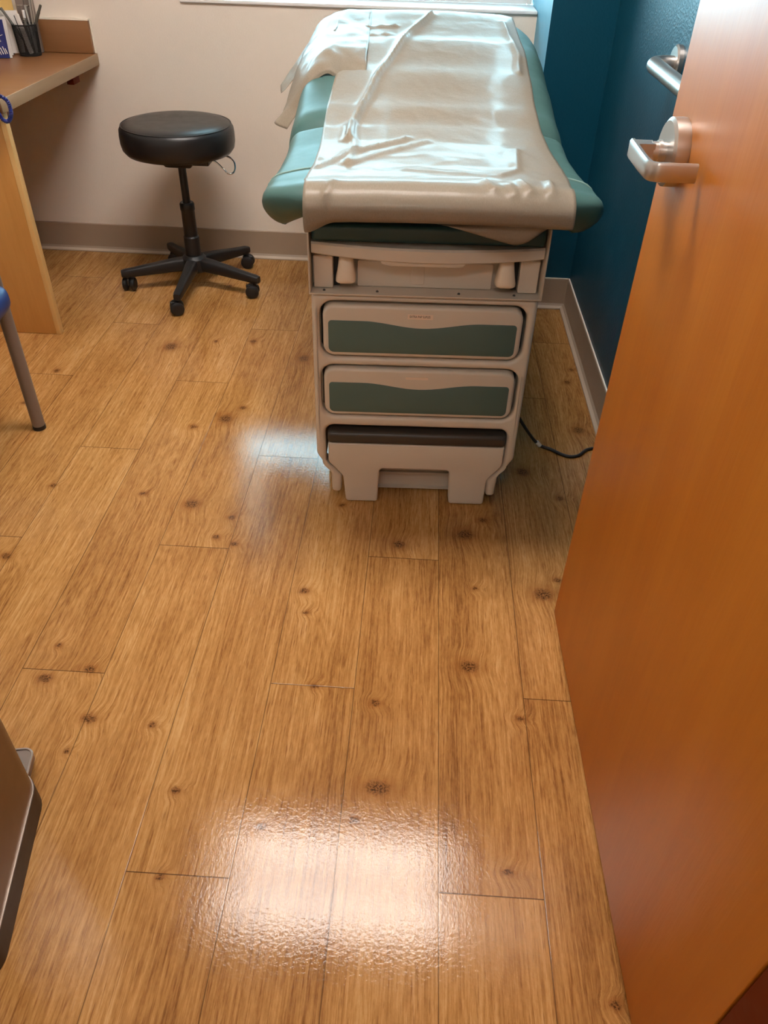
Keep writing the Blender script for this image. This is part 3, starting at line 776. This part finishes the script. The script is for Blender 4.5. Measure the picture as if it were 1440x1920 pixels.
for i in range(5):
    a = math.radians(270 + 72 * i)
    lg = obj('leg', stool_leg(a), M['blackplastic'], S, 50)
    px, py = .265 * math.cos(a), .265 * math.sin(a)
    ca = a + (1.9, .4, 2.2, .9, 1.3)[i]; Rz = Matrix.Rotation(ca, 3, 'Z')
    bm = new()
    lathe(bm, [(0, .030), (.0075, .030), (.0075, .062), (0, .062)], (px, py, 0), 16)
    ofs = Rz @ Vector((-.010, 0, 0))
    # hood between the twin wheels
    g = new(); box(g, -.024, .020, -.006, .006, .022, .050, .004); 
    for v in g.verts: v.co = Rz @ v.co + Vector((px, py, 0)) + ofs
    me = bpy.data.meshes.new('t'); g.to_mesh(me); g.free(); bm.from_mesh(me); bpy.data.meshes.remove(me)
    hc = obj('caster', bm, M['blackplastic'], S)
    for s in (-1, 1):
        bm = new(); mt = Rz @ Matrix.Rotation(PI / 2, 3, 'X')
        c0 = Vector((px, py, .0265)) + ofs + Rz @ Vector((0, s * .0155, 0))
        lathe(bm, [(0, -.010), (.012, -.010), (.021, -.009), (.0255, -.006), (.0262, 0), (.0255, .006), (.021, .009), (.012, .010), (0, .010)], c0, 28, mt)
        obj('wheel', bm, M['blackplastic'], hc)

# ------------------------------------------------------------------ desk
K = thing('desk', 'wood laminate wall desk with backsplash and a maple end panel', 'desk', (-1.57, 2.87, 0))
def kb(name, a, m, r=.002):
    bm = new(); box(bm, a[0] + 1.57, a[1] + 1.57, a[2] - 2.87, a[3] - 2.87, a[4], a[5], r); return obj(name, bm, m, K)
kb('worktop', (XL + .001, -1.262, 2.445, YB - .001, .722, .760), M['laminate'])
kb('apron_edge', (-1.262, -1.258, 2.445, YB - .001, .722, .760), M['apron'], .001)
kb('backsplash', (XL + .001, -1.266, YB - .021, YB - .001, .7605, .866), M['laminate'])
kb('splash_cap', (XL + .001, -1.2645, YB - .0215, YB - .001, .8662, .8720), M['cream'], 0)  # cream cap, paler and taller to paint light on its top edge
kb('caulk_line', (-1.2658, -1.2605, YB - .006, YB - .001, .7605, .8662), M['cream'], 0)
kb('end_panel', (XL + .02, -1.284, 2.462, 2.487, 0.001, .7215), M['panel'])
kb('panel_edge', (-1.284, -1.268, 2.462, 2.487, 0.001, .7215), M['paneledge'], .001)
kb('wall_cleat', (-1.30, -1.274, 3.04, 3.10, .694, .7215), M['frame'])

# things on the desk
bm = new(); tube(bm, [], .001) if False else None
coil = []
path = spline([(-1.30, 2.445, .775), (-1.255, 2.43, .775), (-1.235, 2.43, .768), (-1.226, 2.43, .752), (-1.228, 2.43, .724), (-1.243, 2.43, .706), (-1.258, 2.43, .712), (-1.268, 2.43, .735), (-1.285, 2.432, .755), (-1.31, 2.44, .78), (-1.36, 2.50, .776), (-1.45, 2.60, .770), (-1.60, 2.66, .770)], 60)
u = Vector((0, 1, 0)); tot = 0
for i in range(len(path)):
    t_ = (path[min(i + 1, len(path) - 1)] - path[max(i - 1, 0)]).normalized()
    if i: tot += (path[i] - path[i - 1]).length
    u = (u - u.dot(t_) * t_).normalized(); v_ = t_.cross(u)
    ph = 2 * PI * tot / .0042
    coil.append(path[i])
# resample finely for the helix
fine = []; L_ = [0]
for a, b in zip(path, path[1:]): L_.append(L_[-1] + (b - a).length)
N_ = int(L_[-1] / .0042 * 10); u = Vector((0, 1, 0)); ii = 0
for q in range(N_):
    s = L_[-1] * q / N_
    while L_[ii + 1] < s: ii += 1
    f_ = (s - L_[ii]) / (L_[ii + 1] - L_[ii]); p = path[ii].lerp(path[ii + 1], f_); t_ = (path[ii + 1] - path[ii]).normalized()
    u = (u - u.dot(t_) * t_).normalized(); v_ = t_.cross(u); ph = 2 * PI * s / .0042
    fine.append(p + .0042 * (math.cos(ph) * u + math.sin(ph) * v_))
bm = new(); tube(bm, fine, .0019, 6); tag(obj('coiled_cord', bm, M['bluecord']), 'dark blue coiled cord looping off the front corner of the desk', 'cord')

cup = thing('pen_cup', 'black wire mesh pen cup on the desk', 'pen cup', (-1.475, 3.185, .7605))
n, hh = 56, 26
g = new(); rg = []
for j in range(hh + 1):
    z = .006 + .090 * j / hh; r = .037 + .005 * j / hh
    rg.append([g.verts.new((r * math.cos(2 * PI * (k + .5 * (j % 2)) / n), r * math.sin(2 * PI * (k + .5 * (j % 2)) / n), z)) for k in range(n)])
bm = new(); 
for j in range(hh):
    for k in range(n):
        if j % 2 == 0: tris = ((rg[j][k], rg[j][(k + 1) % n], rg[j + 1][k]),)
        else: tris = ((rg[j][k], rg[j][(k + 1) % n], rg[j + 1][(k + 1) % n]),)
        for t_ in tris: g.faces.new(t_)
me = bpy.data.meshes.new('mesh_wall'); g.to_mesh(me); g.free()
ow = bpy.data.objects.new('mesh_wall', me); wm = ow.modifiers.new('w', 'WIREFRAME'); wm.thickness = .0016; wm.use_replace = True
link(ow, cup); me.materials.append(M['dark'])
bm = new(); tube(bm, [(.042 * math.cos(2 * PI * k / 40), .042 * math.sin(2 * PI * k / 40), .097) for k in range(41)], .0022, 8, False); obj('rim', bm, M['dark'], cup)
bm = new(); lathe(bm, [(0, .0), (.038, .0), (.039, .006), (.037, .007), (0, .007)], (0, 0, 0), 40); obj('base', bm, M['dark'], cup)

def stick(name, label, cat, a, b, r, m, extra=None, group=None):
    """slim thing standing in the cup; a is its top, b its foot"""
    t = thing(name, label, cat, tuple(b)); A_ = Vector(a) - Vector(b)
    bm = new(); tube(bm, [Vector((0, 0, 0)), A_ * .985, A_], [r, r, r * .75], 12); obj('barrel', bm, m, t)
    if extra: extra(t, A_)
    return t
def cap_at(f0, f1, r, m, nm):
    def fn(t, A_):
        bm = new(); tube(bm, [A_ * f0, A_ * f1], r, 12); obj(nm, bm, m, t)
    return fn
zf = .7685
stick('pen', 'dark grey pen leaning to the left out of the mesh cup', 'pen', (-1.537, 3.165, .908), (-1.460, 3.175, zf), .0048, M['pengrey'], cap_at(.62, .64, .0052, M['dark'], 'grip_ring'))
stick('pen', 'brown grey pen leaning to the right out of the mesh cup', 'pen', (-1.404, 3.20, .917), (-1.487, 3.193, zf), .0046, M['pengrey'], cap_at(.66, .86, .0055, M['pengrey'], 'grip'))
stick('pen', 'white capped pen standing in the middle of the mesh cup', 'pen', (-1.463, 3.178, .902), (-1.466, 3.172, zf), .0042, M['pengrey'], cap_at(.82, 1.0, .0048, M['white'], 'cap'))
stick('pen', 'thin steel pen beside the white marker in the mesh cup', 'pen', (-1.459, 3.160, .876), (-1.452, 3.164, zf), .0036, M['pengrey'], cap_at(.80, 1.01, .0030, M['penmetal'], 'clip'))
def flat_tool(a, b, hw, th, m, name, label, cat):
    t = thing(name, label, cat, tuple(b)); A_ = Vector(a) - Vector(b)
    bm = new(); d = A_.normalized(); sx = Vector((0, 1, 0)).cross(d).normalized(); sy = d.cross(sx)
    g = bmesh.ops.create_cube(bm, size=1.0)
    L = A_.length
    for v in g['verts']: v.co = sx * v.co.x * 2 * hw + sy * v.co.y * 2 * th + d * (v.co.z + .5) * L
    bmesh.ops.bevel(bm, geom=list(bm.edges), offset=th * .6, segments=2, affect='EDGES'); obj('handle', bm, m, t); return t, A_, sx, sy
t, A_, sx, sy = flat_tool((-1.481, 3.155, .893), (-1.458, 3.158, zf), .0085, .004, M['card'], 'highlighter', 'flat white marker with a black edge in front in the mesh cup', 'marker')
bm = new(); tube(bm, [A_ * .3 - sx * .0092, A_ * .97 - sx * .0092], .0022, 8); obj('clip', bm, M['dark'], t)
bm = new(); tube(bm, [A_ * .72 - sy * -.0042, A_ * .74 - sy * -.0042], .0015, 8); obj('cap_mark', bm, M['ink'], t)
stick('tweezers', 'shiny steel tweezers standing at the back right of the mesh cup', 'tweezers', (-1.441, 3.205, .960), (-1.455, 3.198, zf), .0032, M['penmetal'], lambda t, A_: obj('arm', tube(new(), [A_ * .35 + Vector((.008, 0, 0)), A_ * .98 + Vector((.007, .002, 0))], .0026, 8), M['penmetal'], t))
stick('pen', 'slim steel pen left of the tweezers in the mesh cup', 'pen', (-1.462, 3.20, .915), (-1.452, 3.188, zf), .0034, M['penmetal'], cap_at(.9, 1.0, .004, M['penmetal'], 'cap'))
stick('pen', 'pale grey capped pen at the back left of the mesh cup', 'pen', (-1.478, 3.208, .912), (-1.474, 3.204, zf), .0042, M['penmetal'], cap_at(.82, 1.0, .0052, M['steelgrey'], 'cap'))
# clear acrylic sign holder behind the cup
h = thing('sign_holder', 'grey acrylic display block standing behind the pen cup', 'sign holder', (-1.482, 3.245, .7605))
for dx in (-.0165, .0165):
    bm = new(); box(bm, dx - .0150, dx + .0150, -.008, .008, .0, .185, .003); obj('panel', bm, M['steelgrey'], h)
    bm = new(); box(bm, dx - .010, dx + .010, -.0095, -.0075, .146, .150, .0005); obj('chrome_strip', bm, M['chrome'], h)
# leaflet rack with cards
rk = thing('leaflet_rack', 'black wire leaflet rack standing left of the pen cup', 'rack', (-1.558, 3.165, .7605))
bm = new()
for dy in (-.02, .015):
    tube(bm, spline([(-.06, dy, .003), (.022, dy, .003), (.018, dy, .05), (.008, dy + .01, .11), (-.006, dy + .02, .165), (-.03, dy + .024, .185), (-.06, dy + .02, .19)], 8), .0019, 8)
tube(bm, [(.022, -.02, .003), (.022, .015, .003)], .0019, 8); tube(bm, [(-.05, -.02, .003), (-.05, .015, .003)], .0019, 8)
obj('wire_frame', bm, M['dark'], rk)
def sheet(name, label, cat, p, wdt, hgt, tilt, rz, m, th=.0012, fn=None):
    t = thing(name, label, cat, p, rz) if fn else None
    bm = new(); box(bm, -wdt / 2, wdt / 2, -th, th, 0, hgt)
    for v in bm.verts: v.co = Matrix.Rotation(tilt, 3, 'X') @ v.co
    if t:
        obj('cover', bm, m, t, 0); fn(t, Matrix.Rotation(tilt, 3, 'X')); return t
    o = obj(name, bm, m, None, 0); o.location = p; o.rotation_euler = (0, 0, rz); return tag(o, label, cat)
sheet('card', 'tall white card standing upright in the wire rack, nearest the pen cup', 'card', (-1.535, 3.176, .766), .084, .132, -.10, .25, M['card'], .003)
sheet('card', 'shorter white card leaning just behind the blue brochure', 'card', (-1.555, 3.130, .766), .075, .118, -.10, .20, M['card'], .003)
def bro(t, R_):
    bm = new()
    for k, (x0, z0, x1, z1) in enumerate(((.012, .010, .006, .03), (.020, .012, .013, .032), (.028, .012, .021, .036), (.034, .014, .029, .030))):
        tube(bm, [R_ @ Vector((x0, -.0016, z0)), R_ @ Vector((x1, -.0016, z1))], .0016, 6)
    tube(bm, [R_ @ Vector(p) for p in ((.0, -.0016, .045), (.02, -.0016, .052), (.012, -.0016, .066), (.03, -.0016, .072))], .0010, 6)
    obj('printed_mark', bm, M['card'], t)
sheet('brochure', 'navy blue brochure with white marks standing at the left end of the desk', 'brochure', (-1.556, 3.098, .7612), .078, .118, -.12, .12, M['navy'], .0012, bro)
sheet('page_edge', 'thin white leaflet edge showing behind the blue brochure', 'leaflet', (-1.551, 3.106, .7612), .080, .03, -.12, .12, M['card'], .0008)
sheet('notice', 'yellow paper notice on the back wall above the desk', 'notice', (-1.625, YB - .003, .882), .165, .22, 0, 0, M['yellow'], .0006)

# ------------------------------------------------------------------ guest chair
G = thing('guest_chair', 'grey tubular chair with a navy blue seat by the desk', 'chair', (-1.35, 1.62, 0))
def gx(p): return Vector((p[0] + 1.35, p[1] - 1.62, p[2]))
for s, y in ((1, 1.862), (-1, 1.378)):
    bm = new(); tube(bm, [gx((-1.100, y, .012)), gx((-1.100, y, .60))], .0175, 20); lg = obj('leg', bm, M['steelgrey'], G)
    bm = new(); lathe(bm, [(0, .001), (.0185, .001), (.0185, .013), (0, .013)], gx((-1.100, y, 0)), 20); obj('foot_cap', bm, M['blackplastic'], lg)
    bm = new(); tube(bm, [gx((-1.60, y, .012)), gx((-1.57, y, .60))], .0175, 20); lg = obj('leg', bm, M['steelgrey'], G)
    bm = new(); lathe(bm, [(0, .001), (.0185, .001), (.0185, .013), (0, .013)], gx((-1.60, y, 0)), 20); obj('foot_cap', bm, M['blackplastic'], lg)
    bm = new(); tube(bm, spline([gx((-1.100, y, .60)), gx((-1.105, y, .635)), gx((-1.14, y, .655)), gx((-1.35, y, .66)), gx((-1.57, y, .66)), gx((-1.66, y, .72)), gx((-1.70, y, .84))], 8), .0175, 20); obj('armrest', bm, M['steelgrey'], G)
    bm = new(); tube(bm, [gx((-1.58, y, .385)), gx((-1.13, y, .385))], .012, 14); obj('side_rail', bm, M['steelgrey'], G)
bm = pad(-.25, .255, -.214, .222, .395, .468, .033, 20, 20, 8)
for v in bm.verts:
    v.co.z += -.018 * smst(.12, .27, v.co.x) + .012 * (abs(v.co.y) / .2) ** 2
    v.co.x += .048
obj('seat', bm, M['blue'], G, 60)
bm = pad(-.03, .03, -.21, .21, .0, .36, .028, 8, 20, 16)
for v in bm.verts: v.co = Vector((v.co.x - .24 - .25 * v.co.z, v.co.y, v.co.z + .52))
obj('backrest', bm, M['blue'], G, 60)
bm = new(); tube(bm, [gx((-1.58, 1.378, .385)), gx((-1.58, 1.862, .385))], .012, 14); obj('stretcher', bm, M['steelgrey'], G)

# ------------------------------------------------------------------ trash can
B = thing('trash_can', 'bronze step trash can with a dark base just inside the doorway', 'trash can', (-.70, .54, 0), math.radians(10.5))
def shell(bm, hw, hl, z0, z1, r, taper=1.0):
    ring = []
    for z, s in ((z0, 1.0), (z1, taper)):
        pts = rpoly([(-hw * s, -hl * s, r), (hw * s, -hl * s, r), (hw * s, hl * s, r), (-hw * s, hl * s, r)], 8)
        ring.append([bm.verts.new((p[0], p[1], z)) for p in pts])
    m = len(ring[0])
    for k in range(m): bm.faces.new((ring[0][k], ring[0][(k + 1) % m], ring[1][(k + 1) % m], ring[1][k]))
    bm.faces.new(ring[0][::-1]); bm.faces.new(ring[1]); return bm
obj('base', shell(new(), .113, .168, .001, .052, .05), M['canbase'], B, 40)
obj('bottom_rim', shell(new(), .1125, .1675, .052, .0545, .05), M['canrim'], B, 40)
obj('body', shell(new(), .111, .166, .0545, .62, .05), M['canbody'], B, 40)
obj('lid', shell(new(), .113, .168, .622, .655, .05, .97), M['canbase'], B, 40)
bm = new(); shell(bm, .048, .045, .022, .036, .016)
for v in bm.verts: v.co += Vector((.040, .178, 0))
pd = obj('pedal', bm, M['steelgrey'], B)
bm = new(); pts = rpoly([(-.008, .14, .01), (.087, .14, .016), (.087, .222, .016), (-.008, .222, .016)], 6)
tube(bm, [(p[0], p[1], .0365) for p in pts] + [(pts[0][0], pts[0][1], .0365)], .0022, 8, False); obj('pedal_rim', bm, M['canrim'], pd)
bm = new(); box(bm, .005, .075, .135, .21, .002, .022, .004); obj('pedal_arm', bm, M['canbase'], pd)

# ------------------------------------------------------------------ grab bar on the teal wall
Hb = thing('grab_bar', 'satin steel grab bar mounted on the teal wall behind the door', 'grab bar', (XR, 2.10, .966))
bm = new(); lathe(bm, [(0, 0), (.040, 0), (.040, .010), (.036, .014), (0, .014)], (0, 0, 0), 40, Matrix.Rotation(-PI / 2, 3, 'Y')); obj('flange', bm, M['nickel'], Hb)
bm = new(); lathe(bm, [(0, 0), (.040, 0), (.040, .010), (.036, .014), (0, .014)], (0, -.76, 0), 40, Matrix.Rotation(-PI / 2, 3, 'Y')); obj('flange', bm, M['nickel'], Hb)
arc = [(-.012, 0, 0), (-.028, 0, 0)]
for k in range(9):
    a = PI / 2 * k / 8; arc.append((-.028 - .035 * math.sin(a), -.035 + .035 * math.cos(a), 0))
arc2 = [(x, -.76 - y, z) for x, y, z in arc][::-1]
bm = new(); tube(bm, arc + arc2, .0175, 20); obj('rail', bm, M['nickel'], Hb)

# ------------------------------------------------------------------ door lever (part of the door)
def lever(side):
    """side 0: face towards the room centre"""
    s = 1 if side == 0 else -1; y0 = 0 if side == 0 else -.044
    ux = DW - .072; z = .9985
    P = lambda a, out, c: Vector((ux + a, y0 + s * out, z + c))
    bm = new(); lathe(bm, [(0, 0), (.0435, 0), (.044, .004), (.0435, .018), (.039, .0215), (0, .0215)], P(0, 0, 0), 48, Matrix.Rotation(-PI / 2 * s, 3, 'X'))
    h_ = obj('door_lever', bm, M['nickel'], door)
    bm = new(); tube(bm, [P(0, .0215, 0), P(0, .040, 0)], .013, 24); tube(bm, [P(0, .027, 0), P(0, .032, 0)], .0150, 24); obj('shank', bm, M['nickel'], h_)
    bm = new()
    o = [(-.012, .046), (.012, .046), (.012, .078), (-.012, .078)]
    # square neck
    vs = [bm.verts.new(P(a, o_, c)) for o_ in (.038, .066) for a, c in ((-.012, -.012), (.012, -.012), (.012, .012), (-.012, .012))]
    for k in range(4): bm.faces.new((vs[k], vs[(k + 1) % 4], vs[4 + (k + 1) % 4], vs[4 + k]))
    bm.faces.new(vs[:4]); bm.faces.new(vs[4:])
    # paddle running towards the hinge, then returning to the door
    path_ = [(.016, .063), (-.060, .065), (-.092, .064), (-.100, .058), (-.102, .048), (-.102, .006)]
    prev = None
    cl = spline([(a, o_, 0) for a, o_ in path_], 6)
    for i, p in enumerate(cl):
        tg = (cl[min(i + 1, len(cl) - 1)] - cl[max(i - 1, 0)]).normalized(); nr = Vector((-tg.y, tg.x, 0))
        hz = .0125 - .001 * smst(.0, .1, abs(p.x))
        q = []
        for (dn, dz) in ((-.004, -hz + .003), (-.002, -hz), (.002, -hz), (.004, -hz + .003), (.004, hz - .003), (.002, hz), (-.002, hz), (-.004, hz - .003)):
            pp_ = p + nr * dn; q.append(bm.verts.new(P(pp_.x, pp_.y, dz)))
        if prev:
            for k in range(8): bm.faces.new((prev[k], prev[(k + 1) % 8], q[(k + 1) % 8], q[k]))
        else: bm.faces.new(q)
        prev = q
    bm.faces.new(prev[::-1])
    obj('grip', bm, M['nickel'], h_)
lever(0); lever(1)
bm = new(); box(bm, DW - .001, DW + .0012, -.036, -.008, .95, 1.07, .0005); box(bm, DW, DW + .010, -.029, -.015, .995, 1.02, .002); obj('latch_plate', bm, M['nickel'], door)
